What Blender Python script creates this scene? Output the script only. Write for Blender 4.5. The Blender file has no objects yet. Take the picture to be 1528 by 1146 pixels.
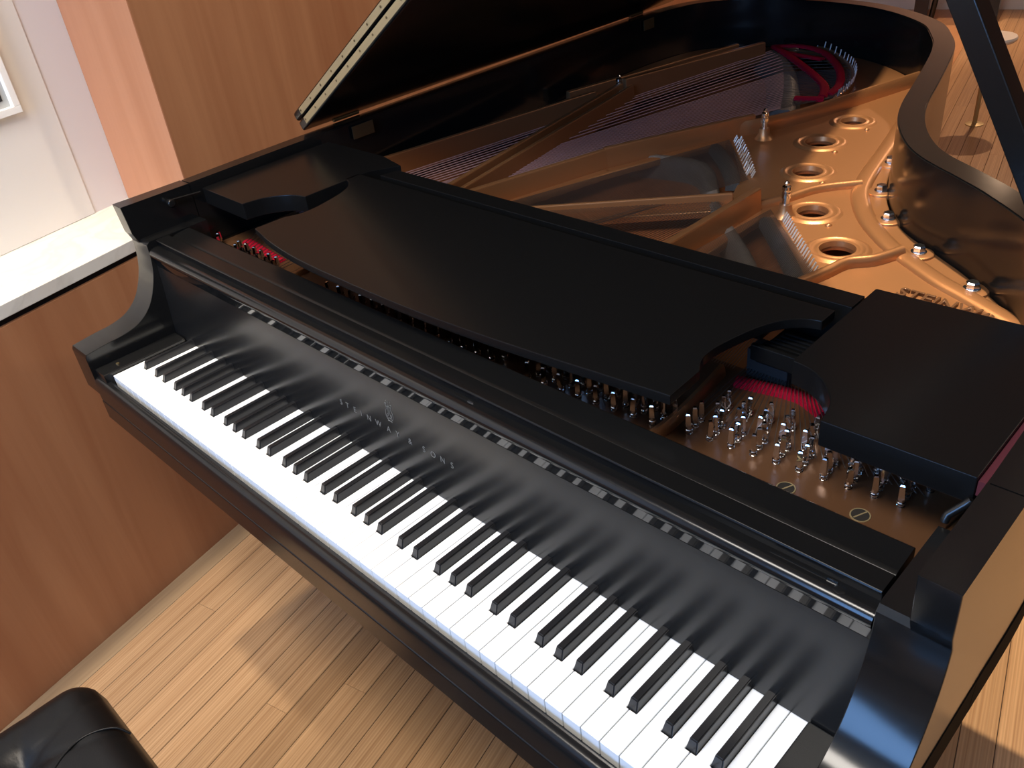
import bpy, bmesh, math, random
from mathutils import Vector, Matrix
random.seed(7)
sc = bpy.context.scene
C = sc.collection
OZ = 0.715                       # height of the white key tops above the floor
# ------------------------------------------------------------------ camera
cam_d = bpy.data.cameras.new('camera'); cam = bpy.data.objects.new('camera', cam_d); C.objects.link(cam)
RGT = Vector((0.7106, 0.6959, -0.1034)); DWN = Vector((0.3238, -0.4539, -0.8302)); FWD = Vector((-0.6247, 0.5565, -0.5479))
m = Matrix((RGT, -DWN, -FWD)).transposed().to_4x4(); m.translation = Vector((1.42182, -0.35685, 0.73224 + OZ))
cam.matrix_world = m
cam_d.sensor_fit = 'HORIZONTAL'; cam_d.sensor_width = 36; cam_d.lens = 1290.46 / 1528 * 36
cam_d.clip_start = 0.02; cam_d.clip_end = 60
sc.camera = cam
# ------------------------------------------------------------------ room frame: the piano stands turned against the room
T = math.radians(-13.9)
PX, PY = math.cos(T), -math.sin(T)      # direction p (away from the panelled wall)
QX, QY = math.sin(T), math.cos(T)       # direction q (along the panelled wall)
def W(p, q, z=0.0): return (p * PX + q * QX, p * PY + q * QY, z)
# ------------------------------------------------------------------ light: sources out of view, lamps and window assumed
world = bpy.data.worlds.new('world'); sc.world = world; world.use_nodes = True
world.node_tree.nodes['Background'].inputs[0].default_value = (1.0, 0.86, 0.72, 1)
world.node_tree.nodes['Background'].inputs[1].default_value = 0.05
def area(name, loc, tgt, sx, sy, power, col):
    d = bpy.data.lights.new(name, 'AREA'); d.shape = 'RECTANGLE'; d.size = sx; d.size_y = sy; d.energy = power; d.color = col
    o = bpy.data.objects.new(name, d); C.objects.link(o); o.location = loc
    o.rotation_euler = (Vector(tgt) - Vector(loc)).to_track_quat('-Z', 'Y').to_euler(); return o
def spot(name, loc, tgt, power, col, ang=60, rad=0.04, blend=0.4):
    d = bpy.data.lights.new(name, 'SPOT'); d.energy = power; d.color = col; d.spot_size = math.radians(ang); d.spot_blend = blend; d.shadow_soft_size = rad
    o = bpy.data.objects.new(name, d); C.objects.link(o); o.location = loc
    o.rotation_euler = (Vector(tgt) - Vector(loc)).to_track_quat('-Z', 'Y').to_euler(); return o
WARM = (1.0, 0.80, 0.58); DAY = (0.45, 0.66, 1.0)
area('lamp_and_fill_panel', (0.80, -0.55, 2.67), (0.62, -0.10, 0.7), 1.3, 0.8, 78, (1.0, 0.93, 0.84))
spot('lamp_and_fill_spot', (0.805, 1.20, 2.66), (0.84, 1.02, 0.8), 330, (1.0, 0.78, 0.52), 58, 0.022)
spot('lamp_and_fill_spot', W(-0.36, -0.05, 2.66), W(-0.41, 0.02, 0.8), 150, (1.0, 0.88, 0.70), 40, 0.05, 0.8)
spot('lamp_and_fill_spot', W(0.30, -0.55, 2.66), W(0.16, -0.30, 0.0), 70, WARM, 55, 0.12, 0.8)
spot('lamp_and_fill_spot', (-0.30, 5.75, 2.62), (0.05, 4.4, 0.0), 210, (1.0, 0.66, 0.42), 90, 0.03, 0.5)
spot('lamp_and_fill_spot', (2.9, 2.6, 2.66), (1.65, 1.25, 0.0), 55, WARM, 42, 0.05, 0.6)
spot('lamp_and_fill_spot', W(1.35, 1.5, 2.66), W(-0.29, 1.35, 1.35), 95, (1.0, 0.84, 0.66), 70, 0.06, 0.8)  # added fill spot to lift the upper wood panelling, no lamp known there
area('lamp_and_fill_panel', W(2.7, 2.4, 2.67), W(1.6, 2.2, 0.6), 0.9, 0.9, 13, (1.0, 0.84, 0.66))  # added soft fill for the dim room, not a known fixture
area('assumed_window_light', W(0.72, -2.27, 1.62), W(0.95, 0.3, 1.4), 1.5, 1.4, 82, (0.22, 0.48, 1.0))  # assumed daylight behind the camera, guessed from the blue reflections
spot('lamp_and_fill_spot', W(0.55, 5.1, 2.66), W(0.6, 6.37, 0.5), 170, (1.0, 0.74, 0.55), 80, 0.06, 0.8)  # added spot that warms the far wall, no such lamp known
vs = sc.view_settings; vs.view_transform = 'Standard'; vs.look = 'None'; vs.exposure = 0.0; vs.gamma = 1.0; vs.use_curve_mapping = False

# ------------------------------------------------------------------ materials
def mat(name, col, rough=0.4, metal=0.0, spec=0.5, coat=0.0, emit=None, bump=None, sheen=0.0):
    m = bpy.data.materials.new(name); m.use_nodes = True; nt = m.node_tree; b = nt.nodes['Principled BSDF']
    b.inputs['Base Color'].default_value = (*col, 1); b.inputs['Roughness'].default_value = rough; b.inputs['Metallic'].default_value = metal
    b.inputs['Specular IOR Level'].default_value = spec; b.inputs['Coat Weight'].default_value = coat; b.inputs['Coat Roughness'].default_value = 0.06
    b.inputs['Sheen Weight'].default_value = sheen
    if emit: b.inputs['Emission Color'].default_value = (*emit[:3], 1); b.inputs['Emission Strength'].default_value = emit[3]
    if bump:
        sca, st = bump; n = nt.nodes.new('ShaderNodeTexNoise'); n.inputs['Scale'].default_value = sca; n.inputs['Detail'].default_value = 4
        tc = nt.nodes.new('ShaderNodeTexCoord'); nt.links.new(tc.outputs['Object'], n.inputs['Vector'])
        bp = nt.nodes.new('ShaderNodeBump'); bp.inputs['Strength'].default_value = st; bp.inputs['Distance'].default_value = 0.002
        nt.links.new(n.outputs['Fac'], bp.inputs['Height']); nt.links.new(bp.outputs['Normal'], b.inputs['Normal'])
    return m
def wood(name, c1, c2, scale, rough=0.4, rnd=False, wave=None, var=0.25, spec=0.4):
    """grain stretched along the axis with the small scale; rnd: tone of each object differs"""
    m = bpy.data.materials.new(name); m.use_nodes = True; nt = m.node_tree; N = nt.nodes; L = nt.links; b = N['Principled BSDF']
    b.inputs['Roughness'].default_value = rough; b.inputs['Specular IOR Level'].default_value = spec
    tc = N.new('ShaderNodeTexCoord'); mp = N.new('ShaderNodeMapping'); mp.inputs['Scale'].default_value = scale
    L.new(tc.outputs['Object'], mp.inputs['Vector'])
    vec = mp.outputs['Vector']
    if rnd:
        oi = N.new('ShaderNodeObjectInfo'); mul = N.new('ShaderNodeMath'); mul.operation = 'MULTIPLY'; mul.inputs[1].default_value = 90
        L.new(oi.outputs['Random'], mul.inputs[0]); ad = N.new('ShaderNodeVectorMath'); ad.operation = 'ADD'
        L.new(vec, ad.inputs[0]); L.new(mul.outputs[0], ad.inputs[1]); vec = ad.outputs[0]
    n = N.new('ShaderNodeTexNoise'); n.inputs['Scale'].default_value = 1.0; n.inputs['Detail'].default_value = 7; n.inputs['Roughness'].default_value = 0.6
    n.inputs['Distortion'].default_value = 0.6
    L.new(vec, n.inputs['Vector'])
    r = N.new('ShaderNodeValToRGB'); r.color_ramp.elements[0].position = 0.3; r.color_ramp.elements[1].position = 0.72
    r.color_ramp.elements[0].color = (*c1, 1); r.color_ramp.elements[1].color = (*c2, 1)
    L.new(n.outputs['Fac'], r.inputs['Fac']); out = r.outputs['Color']
    if wave:
        w = N.new('ShaderNodeTexWave'); w.inputs['Scale'].default_value = wave[0]; w.inputs['Distortion'].default_value = wave[1]; w.inputs['Detail'].default_value = 2
        w.inputs['Detail Scale'].default_value = 0.8
        w.bands_direction = 'X'; L.new(vec, w.inputs['Vector'])
        mx = N.new('ShaderNodeMix'); mx.data_type = 'RGBA'; mx.blend_type = 'MULTIPLY'; mx.inputs['Factor'].default_value = wave[2]
        L.new(out, mx.inputs['A']); L.new(w.outputs['Color'], mx.inputs['B']); out = mx.outputs['Result']
    if rnd:
        hs = N.new('ShaderNodeHueSaturation'); mr = N.new('ShaderNodeMapRange'); mr.inputs['To Min'].default_value = 1 - var; mr.inputs['To Max'].default_value = 1 + var
        L.new(oi.outputs['Random'], mr.inputs['Value']); L.new(mr.outputs['Result'], hs.inputs['Value']); L.new(out, hs.inputs['Color']); out = hs.outputs['Color']
    L.new(out, b.inputs['Base Color'])
    bp = N.new('ShaderNodeBump'); bp.inputs['Strength'].default_value = 0.12; bp.inputs['Distance'].default_value = 0.001
    L.new(n.outputs['Fac'], bp.inputs['Height']); L.new(bp.outputs['Normal'], b.inputs['Normal'])
    return m
K = {
 'lacquer': mat('black_lacquer', (0.006, 0.006, 0.006), 0.17, spec=0.42, bump=(60, 0.02)),
 'satin': mat('satin_black', (0.007, 0.007, 0.007), 0.24, spec=0.42, bump=(90, 0.03)),
 'desk': mat('dull_black', (0.005, 0.005, 0.005), 0.26, spec=0.22, bump=(90, 0.03)),
 'matt': mat('matt_black', (0.006, 0.006, 0.006), 0.85, spec=0.12),
 'strip': mat('polished_black', (0.006, 0.006, 0.006), 0.05, spec=0.6),
 'ivory': mat('white_key', (0.86, 0.86, 0.83), 0.22),
 'ebony': mat('black_key', (0.010, 0.010, 0.011), 0.30),
 'bronze': mat('bronze_plate_paint', (0.40, 0.192, 0.084), 0.36, metal=0.72, bump=(260, 0.06)),
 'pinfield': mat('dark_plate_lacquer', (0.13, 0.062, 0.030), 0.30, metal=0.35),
 'sound': wood('soundboard_spruce', (0.19, 0.065, 0.025), (0.30, 0.11, 0.045), (60, 3, 3), 0.35),
 'bridge': wood('bridge_maple', (0.085, 0.07, 0.062), (0.15, 0.13, 0.115), (60, 60, 60), 0.55),
 'copper': mat('copper_winding', (0.40, 0.25, 0.27), 0.45, metal=0.5),
 'steel': mat('steel_wire', (0.20, 0.18, 0.17), 0.38, metal=0.9),
 'chrome': mat('nickel_chrome', (0.74, 0.73, 0.72), 0.10, metal=1.0),
 'hitchpin': mat('bright_steel_pin', (0.62, 0.60, 0.57), 0.3, metal=0.55),
 'darksteel': mat('dark_wire', (0.10, 0.09, 0.085), 0.45, metal=0.6),
 'zinc': mat('zinc_bolt', (0.62, 0.64, 0.70), 0.18, metal=1.0),
 'brass': mat('dull_brass', (0.42, 0.33, 0.18), 0.5, metal=0.6),
 'brassdark': mat('dark_brass', (0.16, 0.12, 0.06), 0.40, metal=0.8),
 'felt': mat('red_felt', (0.34, 0.004, 0.022), 0.95, spec=0.1, sheen=0.0, bump=(500, 0.6)),
 'greyfelt': mat('grey_felt', (0.06, 0.056, 0.053), 0.95, bump=(600, 0.5)),
 'gilt': mat('gilt_print', (0.14, 0.14, 0.13), 0.5),
 'gap': mat('dark_gap', (0.01, 0.008, 0.006), 0.9),
 'leather': mat('black_leather', (0.007, 0.007, 0.007), 0.36, spec=0.24, bump=(420, 0.08)),
 'plaster': mat('white_plaster', (0.74, 0.69, 0.63), 0.8),
 'pinkplaster': mat('warm_white_plaster', (0.70, 0.63, 0.60), 0.8),
 'ceiling': mat('ceiling_paint', (0.55, 0.50, 0.42), 0.9),
 'roomwall': mat('room_wall_paint', (0.34, 0.25, 0.18), 0.8),
 'farwall': mat('far_wall_paint', (0.78, 0.49, 0.33), 0.7),
 'white': mat('white_paint', (0.82, 0.80, 0.76), 0.5),
 'seat': mat('white_tabletop', (0.80, 0.76, 0.70), 0.4),
 'photo': mat('dark_print', (0.03, 0.03, 0.03), 0.4),
 'mount': mat('grey_mount', (0.42, 0.42, 0.40), 0.8),
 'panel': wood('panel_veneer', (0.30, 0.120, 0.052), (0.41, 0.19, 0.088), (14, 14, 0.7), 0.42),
 'litpanel': wood('lit_veneer', (0.44, 0.185, 0.09), (0.53, 0.245, 0.13), (14, 14, 0.7), 0.42),  # the panel veneer again, painted lighter for the lit return face
 'oak': wood('oak_strip', (0.34, 0.19, 0.092), (0.53, 0.335, 0.178), (150, 3.0, 10), 0.32, rnd=True, wave=(0.35, 9.0, 0.18), var=0.15),
 'oakfar': wood('oak_far', (0.42, 0.20, 0.09), (0.50, 0.26, 0.12), (40, 1.5, 10), 0.30),
 'greyoak': wood('worn_grey_oak', (0.22, 0.14, 0.075), (0.36, 0.25, 0.14), (40, 2.2, 10), 0.5, rnd=True, var=0.08),
}
def marble():
    m = bpy.data.materials.new('pale_marble'); m.use_nodes = True; nt = m.node_tree; b = nt.nodes['Principled BSDF']
    n = nt.nodes.new('ShaderNodeTexNoise'); n.inputs['Scale'].default_value = 4; n.inputs['Detail'].default_value = 8; n.inputs['Distortion'].default_value = 2.5
    tc = nt.nodes.new('ShaderNodeTexCoord'); nt.links.new(tc.outputs['Object'], n.inputs['Vector'])
    r = nt.nodes.new('ShaderNodeValToRGB'); e = r.color_ramp.elements; e[0].position = 0.44; e[0].color = (0.68, 0.65, 0.57, 1); e[1].position = 0.56; e[1].color = (0.66, 0.62, 0.54, 1)
    mid = e.new(0.5); mid.color = (0.60, 0.565, 0.49, 1)
    nt.links.new(n.outputs['Fac'], r.inputs['Fac']); nt.links.new(r.outputs['Color'], b.inputs['Base Color']); b.inputs['Roughness'].default_value = 0.3
    return m
K['marble'] = marble()

# ------------------------------------------------------------------ mesh helpers
def link(name, me, material, parent=None, off=None):
    o = bpy.data.objects.new(name, me); C.objects.link(o)
    if material is not None and not me.materials: me.materials.append(K[material] if isinstance(material, str) else material)
    if len(me.polygons) > 6:
        w_ = o.modifiers.new('face_weighted', 'WEIGHTED_NORMAL'); w_.weight = 100; w_.keep_sharp = True
    if parent is not None: o.parent = parent
    if off is not None: o.location = off
    return o
def finish(bm, name, smooth=35):
    bmesh.ops.recalc_face_normals(bm, faces=bm.faces)
    me = bpy.data.meshes.new(name); bm.to_mesh(me); bm.free()
    if smooth:
        for p in me.polygons: p.use_smooth = True
        me.set_sharp_from_angle(angle=math.radians(smooth))
    return me
def bevel_sharp(bm, w, seg=2, ang=25, only=None):
    es = [e for e in bm.edges if len(e.link_faces) == 2 and e.calc_face_angle(0) > math.radians(ang) and (only is None or only(e))]
    if es and w > 0: bmesh.ops.bevel(bm, geom=es, offset=w, segments=seg, affect='EDGES', clamp_overlap=True, profile=0.5)
def prism(name, axis, pts, a, b, bevel=0.0, seg=2, bang=25, smooth=35, only=None):
    bm = bmesh.new()
    def v3(u, v, w):
        return {'z': (u, v, w), 'x': (w, u, v), 'y': (u, w, v)}[axis]
    A = [bm.verts.new(v3(u, v, a)) for u, v in pts]; B = [bm.verts.new(v3(u, v, b)) for u, v in pts]
    n = len(pts); bm.faces.new(A); bm.faces.new(B)
    for i in range(n): bm.faces.new((A[i], A[(i + 1) % n], B[(i + 1) % n], B[i]))
    bmesh.ops.recalc_face_normals(bm, faces=bm.faces)
    bevel_sharp(bm, bevel, seg, bang, only)
    return finish(bm, name, smooth)
def box(name, x0, x1, y0, y1, z0, z1, bevel=0.0, seg=2):
    return prism(name, 'z', [(x0, y0), (x1, y0), (x1, y1), (x0, y1)], z0, z1, bevel, seg)
def hexa(name, corners_bottom, corners_top, bevel=0.0):
    bm = bmesh.new(); A = [bm.verts.new(c) for c in corners_bottom]; B = [bm.verts.new(c) for c in corners_top]; n = len(A)
    bm.faces.new(A); bm.faces.new(B)
    for i in range(n): bm.faces.new((A[i], A[(i + 1) % n], B[(i + 1) % n], B[i]))
    bmesh.ops.recalc_face_normals(bm, faces=bm.faces); bevel_sharp(bm, bevel)
    return finish(bm, name)
def tube_into(bm, path, r, n=8, caps=True):
    P = [Vector(p) for p in path]; rings = []; prev = None
    for i, p in enumerate(P):
        t = (P[min(i + 1, len(P) - 1)] - P[max(i - 1, 0)]).normalized()
        if prev is None:
            u = t.orthogonal().normalized()
        else:
            u = (prev - t * prev.dot(t)).normalized()
        prev = u; w = t.cross(u); rr = r[i] if isinstance(r, (list, tuple)) else r
        rings.append([bm.verts.new(p + (u * math.cos(2 * math.pi * k / n) + w * math.sin(2 * math.pi * k / n)) * rr) for k in range(n)])
    for a, b in zip(rings, rings[1:]):
        for k in range(n): bm.faces.new((a[k], a[(k + 1) % n], b[(k + 1) % n], b[k]))
    if caps: bm.faces.new(rings[0]); bm.faces.new(rings[-1])
def tube(name, path, r, n=8):
    bm = bmesh.new(); tube_into(bm, path, r, n); return finish(bm, name, 60)
def lathe_into(bm, prof, n=24, c=(0, 0, 0), close=False):
    rings = []
    for r, z in prof:
        if r < 1e-6: rings.append([bm.verts.new((c[0], c[1], c[2] + z))])
        else: rings.append([bm.verts.new((c[0] + r * math.cos(2 * math.pi * k / n), c[1] + r * math.sin(2 * math.pi * k / n), c[2] + z)) for k in range(n)])
    pairs = list(zip(rings, rings[1:])) + ([(rings[-1], rings[0])] if close else [])
    for a, b in pairs:
        for k in range(n):
            k2 = (k + 1) % n
            if len(a) == 1 and len(b) == 1: continue
            if len(a) == 1: bm.faces.new((a[0], b[k], b[k2]))
            elif len(b) == 1: bm.faces.new((a[k], a[k2], b[0]))
            else: bm.faces.new((a[k], a[k2], b[k2], b[k]))
def lathe(name, prof, n=24, c=(0, 0, 0), close=False, smooth=40):
    bm = bmesh.new(); lathe_into(bm, prof, n, c, close); return finish(bm, name, smooth)
def catmull(pts, k=8, closed=False):
    out = []; n = len(pts)
    rng = range(n) if closed else range(n - 1)
    for i in rng:
        if closed: p0, p1, p2, p3 = pts[(i - 1) % n], pts[i], pts[(i + 1) % n], pts[(i + 2) % n]
        else: p0, p1, p2, p3 = pts[max(i - 1, 0)], pts[i], pts[i + 1], pts[min(i + 2, n - 1)]
        for s in range(k):
            t = s / k
            out.append(tuple(0.5 * ((2 * b) + (-a + c) * t + (2 * a - 5 * b + 4 * c - d) * t * t + (-a + 3 * b - 3 * c + d) * t ** 3) for a, b, c, d in zip(p0, p1, p2, p3)))
    if not closed: out.append(tuple(pts[-1]))
    return out
def rib(name, path, w, z0, h, seg=7):
    """rounded ridge swept along a path in plan"""
    bm = bmesh.new(); rings = []; P = [Vector((p[0], p[1])) for p in path]
    for i, p in enumerate(P):
        t = (P[min(i + 1, len(P) - 1)] - P[max(i - 1, 0)]).normalized(); nn = Vector((-t.y, t.x))
        ring = []
        for k in range(seg + 1):
            a = math.pi * k / seg
            q = p + nn * (math.copysign(abs(math.cos(a)) ** 0.7, math.cos(a)) * w / 2); ring.append(bm.verts.new((q.x, q.y, z0 + h * math.sin(a) ** 0.8)))
        rings.append(ring)
    for a, b in zip(rings, rings[1:]):
        for k in range(seg): bm.faces.new((a[k], a[k + 1], b[k + 1], b[k]))
        bm.faces.new((a[seg], a[0], b[0], b[seg]))
    bm.faces.new(rings[0]); bm.faces.new(rings[-1])
    return finish(bm, name, 50)
def flat(name, outline, holes, z, ext, bev):
    """a plate with holes: filled 2D curve with rounded edges turned into a mesh"""
    cu = bpy.data.curves.new(name, 'CURVE'); cu.dimensions = '2D'; cu.fill_mode = 'BOTH'; cu.extrude = ext; cu.bevel_depth = bev; cu.bevel_resolution = 2; cu.offset = -bev
    for poly in [outline] + holes:
        s = cu.splines.new('POLY'); s.points.add(len(poly) - 1); s.use_cyclic_u = True
        for p, q in zip(s.points, poly): p.co = (q[0], q[1], 0, 1)
    o = bpy.data.objects.new(name, cu); C.objects.link(o)
    dg = bpy.context.evaluated_depsgraph_get(); me = bpy.data.meshes.new_from_object(o.evaluated_get(dg)); bpy.data.objects.remove(o)
    for v in me.vertices: v.co.z += z
    me.materials.clear()
    for p in me.polygons: p.use_smooth = True
    me.set_sharp_from_angle(angle=math.radians(30)); return me
def text(name, body, size, ext, spacing=1.0, offset=0.0, bev=0.0):
    cu = bpy.data.curves.new(name, 'FONT'); cu.body = body; cu.size = size; cu.extrude = ext; cu.space_character = spacing; cu.align_x = 'CENTER'; cu.offset = offset; cu.bevel_depth = bev
    o = bpy.data.objects.new(name, cu); C.objects.link(o)
    dg = bpy.context.evaluated_depsgraph_get(); me = bpy.data.meshes.new_from_object(o.evaluated_get(dg)); bpy.data.objects.remove(o)
    me.materials.clear(); return me
def tag(o, label, cat, group=None):
    o['label'] = label; o['category'] = cat
    if group: o['group'] = group
    return o
def empty(name, loc, label, cat, group=None):
    o = bpy.data.objects.new(name, None); C.objects.link(o); o.location = loc; o.empty_display_size = 0.1
    return tag(o, label, cat, group)
def structure(o): o['kind'] = 'structure'; return o
def stuff(o): o['kind'] = 'stuff'; return o

# ================================================================== the room
ZC = 2.70
def wbox(name, p0, p1, q0, q1, z0, z1, material, parent=None, bevel=0.0):
    bot = [W(p0, q0, z0), W(p1, q0, z0), W(p1, q1, z0), W(p0, q1, z0)]; top = [W(p0, q0, z1), W(p1, q0, z1), W(p1, q1, z1), W(p0, q1, z1)]
    return link(name, hexa(name, bot, top, bevel), material, parent)
PW = -0.290          # face of the panelled wall
QF = 6.37            # far wall
floor = structure(wbox('floor', -0.6, 4.3, -3.2, QF + 0.1, -0.08, -0.0016, 'gap'))
# oak strips, all of one shared mesh stretched to its length
def plank_mesh():
    bm = bmesh.new(); w, c = 0.0563, 0.0011
    prof = [(-w / 2, -0.0016), (-w / 2, -c), (-w / 2 + c, 0), (w / 2 - c, 0), (w / 2, -c), (w / 2, -0.0016)]
    A = [bm.verts.new((x, 0, z)) for x, z in prof]; B = [bm.verts.new((x, 1, z)) for x, z in prof]
    for i in range(5): bm.faces.new((A[i], A[i + 1], B[i + 1], B[i]))
    bm.faces.new(A); bm.faces.new(B)
    return finish(bm, 'floor_strip', 0)
PM = plank_mesh(); PM.materials.append(K['oak']); PMG = PM.copy(); PMG.materials.clear(); PMG.materials.append(K['greyoak'])
NP = 0
ROWS = 54
for i in range(ROWS):
    pc = PW + 0.0575 * (i + 0.5)
    q = -1.55 - random.random() * 0.9
    lim = 1.9 if i < 18 else (QF if i < 40 else 2.6)
    while q < lim:
        ln = 1.0 + random.random() * 1.5
        q2 = min(q + ln, lim)
        o = bpy.data.objects.new('floor_strip', PMG if i == 0 else PM); C.objects.link(o); o.parent = floor
        o.location = W(pc, q, 0); o.rotation_euler = (0, 0, T * -1 if False else math.atan2(-QX, QY)); o.scale = (1, q2 - q - 0.0006, 1)
        NP += 1; q = q2
# the strips too far off or hidden to be told apart
def field(name, p0, p1, q0, q1): 
    o = wbox(name, p0, p1, q0, q1, -0.0016, -0.0002, 'oakfar', floor); o['kind'] = 'stuff'; return o
PE = PW + 0.0575 * ROWS
field('strip_field', PW, PW + 0.0575 * 18, 1.9, QF); field('strip_field', PW + 0.0575 * 40, PE, 2.6, QF); field('strip_field', PE, 4.2, -3.1, QF); field('strip_field', PW, PE, -3.1, -2.46)

wl = structure(wbox('wall_left', PW - 0.30, PW, -3.1, 0.478, -0.05, OZ + 0.040, 'panel'))
wbox('shadow_gap', PW - 0.30, PW - 0.010, -3.1, 0.478, OZ + 0.040, OZ + 0.0545, 'gap', wl)
sill = wbox('stone_cap', -0.56, PW + 0.004, -3.1, 0.4775, OZ + 0.0545, OZ + 0.081, 'marble', wl, 0.002)
wbox('upper_panel', -0.513, PW, 0.478, QF, -0.05, ZC, 'panel', wl)
wbox('panel_return', -0.512, PW - 0.0005, 0.4755, 0.4785, OZ + 0.0815, ZC, 'litpanel', wl)
wn = structure(wbox('wall_niche', -0.62, -0.513, -3.1, 0.478, OZ + 0.0, ZC, 'pinkplaster'))
wbox('raised_plaster', -0.514, -0.5105, -3.1, 0.383, OZ + 0.0815, ZC, 'plaster', wn, 0.001)
wf = structure(wbox('wall_far', -0.6, 4.3, QF, QF + 0.1, -0.05, ZC, 'farwall'))
structure(wbox('baseboard_far', -0.28, 4.2, QF - 0.02, QF - 0.0005, 0.0, 0.075, 'white'))
structure(wbox('wall_right', 4.2, 4.3, -3.1, QF, -0.05, ZC, 'roomwall'))
structure(wbox('wall_back', -0.6, 4.3, -2.4, -2.3, -0.05, ZC, 'roomwall'))
ceil = structure(wbox('ceiling', -0.62, 4.3, -3.2, QF + 0.1, ZC, ZC + 0.1, 'ceiling'))
for lt in [o for o in bpy.data.objects if o.type == 'LIGHT' and o.location.z > 2.6]:  # unseen trims and frames added round every overhead light, fills included
    if lt.data.type == 'SPOT':
        link('spot_trim', lathe('spot_trim', [(0.062, 2.655), (0.085, 2.655), (0.088, 2.665), (0.088, ZC), (0.062, ZC)], 24, (lt.location.x, lt.location.y, 0), True), 'white', ceil)
    else:
        hx, hy = lt.data.size / 2, lt.data.size_y / 2; R3 = Matrix.Translation((lt.location.x, lt.location.y, 0))
        for x0, x1, y0, y1 in ((-1, 1, hy + 0.10, hy + 0.14), (-1, 1, -hy - 0.14, -hy - 0.10), (hx + 0.10, hx + 0.14, -1, 1), (-hx - 0.14, -hx - 0.10, -1, 1)):
            if x0 == -1 and x1 == 1: x0, x1 = -hx - 0.14, hx + 0.14
            if y0 == -1 and y1 == 1: y0, y1 = -hy - 0.10, hy + 0.10
            me = box('panel_frame', x0, x1, y0, y1, 2.65, ZC); me.transform(R3); link('panel_frame', me, 'white', ceil)
assumed_win = structure(wbox('assumed_window_1', -0.15, 1.60, -2.298, -2.285, 0.65, 2.45, mat('assumed_window_pane', (0.30, 0.36, 0.45), 0.1)))  # assumed window, unseen, added on the back wall around the blue light
for p0, p1, z0, z1 in ((-0.15, 1.60, 2.37, 2.45), (-0.15, 1.60, 0.65, 0.73), (-0.15, -0.07, 0.73, 2.37), (1.52, 1.60, 0.73, 2.37)): wbox('assumed_window_frame', p0, p1, -2.285, -2.255, z0, z1, 'white', assumed_win)  # unseen bars added to frame the assumed window

# framed picture in the niche (only its lower corner shows)
pf = empty('picture_frame', W(-0.5105, 0.12, OZ + 0.334), 'white framed picture with grey mount on the pale wall above the stone cap', 'picture')
FL = pf.location
def fbox(name, q0, q1, z0, z1, d0, d1, material, bev=0.0):
    o = wbox(name, -0.5105 + d0, -0.5105 + d1, q0, q1, OZ + z0, OZ + z1, material, pf, bev)
    o.location = -Vector(FL); return o
fbox('frame_rail', -0.03, 0.305, 0.334, 0.348, 0, 0.02, 'white', 0.001); fbox('frame_rail', -0.03, 0.305, 0.736, 0.75, 0, 0.02, 'white', 0.001)
fbox('frame_stile', 0.291, 0.305, 0.348, 0.736, 0, 0.02, 'white', 0.001); fbox('frame_stile', -0.03, -0.016, 0.348, 0.736, 0, 0.02, 'white', 0.001)
fbox('mount', -0.016, 0.291, 0.348, 0.736, 0.001, 0.008, 'mount'); fbox('print', 0.012, 0.279, 0.362, 0.72, 0.008, 0.0095, 'photo')

# ================================================================== the grand piano
E0 = Vector((0.608, 0.9, 0.0))
piano = empty('grand_piano', E0, 'black concert grand piano with open lid, bare keyboard and bronze iron plate', 'grand piano')
OFF = Vector((0, 0, OZ)) - E0
def part(name, me, material, parent=None):
    if parent is None: return link(name, me, material, piano, OFF)
    return link(name, me, material, parent)
CX = 0.608
def mir(x): return 2 * CX - x
# ---- rim
spine = [(-0.100, 0.262), (-0.113, 0.53), (-0.120, 1.0), (-0.126, 1.45), (-0.122, 1.66), (-0.085, 1.82), (0.02, 1.915), (0.18, 1.950), (0.362, 1.931), (0.50, 1.872), (0.6251, 1.771), (0.690, 1.672), (0.7435, 1.555), (0.8025, 1.348), (0.8418, 1.198), (0.8748, 1.1067), (0.9172, 1.0296), (0.9644, 0.9728), (1.0339, 0.922), (1.0986, 0.8728), (1.185, 0.79), (1.252, 0.68), (1.296, 0.56), (1.314, 0.42), (1.316, 0.262)]
OUT = catmull(spine, 6)
def thick(i, n):
    f = i / (n - 1); return 0.032 + 0.010 * min(1, min(f, 1 - f) * 9)
INN = []
for i, p in enumerate(OUT):
    a = Vector(OUT[max(i - 1, 0)]); b = Vector(OUT[min(i + 1, len(OUT) - 1)]); t = (b - a).normalized(); nn = Vector((t.y, -t.x))
    q = Vector(p) + nn * thick(i, len(OUT)); INN.append((q.x, q.y))
ZR = 0.2437
def rim_mesh():
    bm = bmesh.new(); z0 = 0.022
    ring = []
    for o_, i_ in zip(OUT, INN):
        ring.append([bm.verts.new((o_[0], o_[1], z0)), bm.verts.new((o_[0], o_[1], ZR)), bm.verts.new((i_[0], i_[1], ZR)), bm.verts.new((i_[0], i_[1], z0))])
    for a, b in zip(ring, ring[1:]):
        for k in range(4): bm.faces.new((a[k], a[(k + 1) % 4], b[(k + 1) % 4], b[k]))
    bm.faces.new(ring[0]); bm.faces.new(ring[-1])
    bmesh.ops.recalc_face_normals(bm, faces=bm.faces)
    es = [e for e in bm.edges if len(e.link_faces) == 2 and e.calc_face_angle(0) > 1.2 and min(v.co.z for v in e.verts) > ZR - 0.001]
    bmesh.ops.bevel(bm, geom=es, offset=0.002, segments=2, affect='EDGES', clamp_overlap=True)
    return finish(bm, 'rim', 30)
rim = part('rim', rim_mesh(), 'lacquer')
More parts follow.
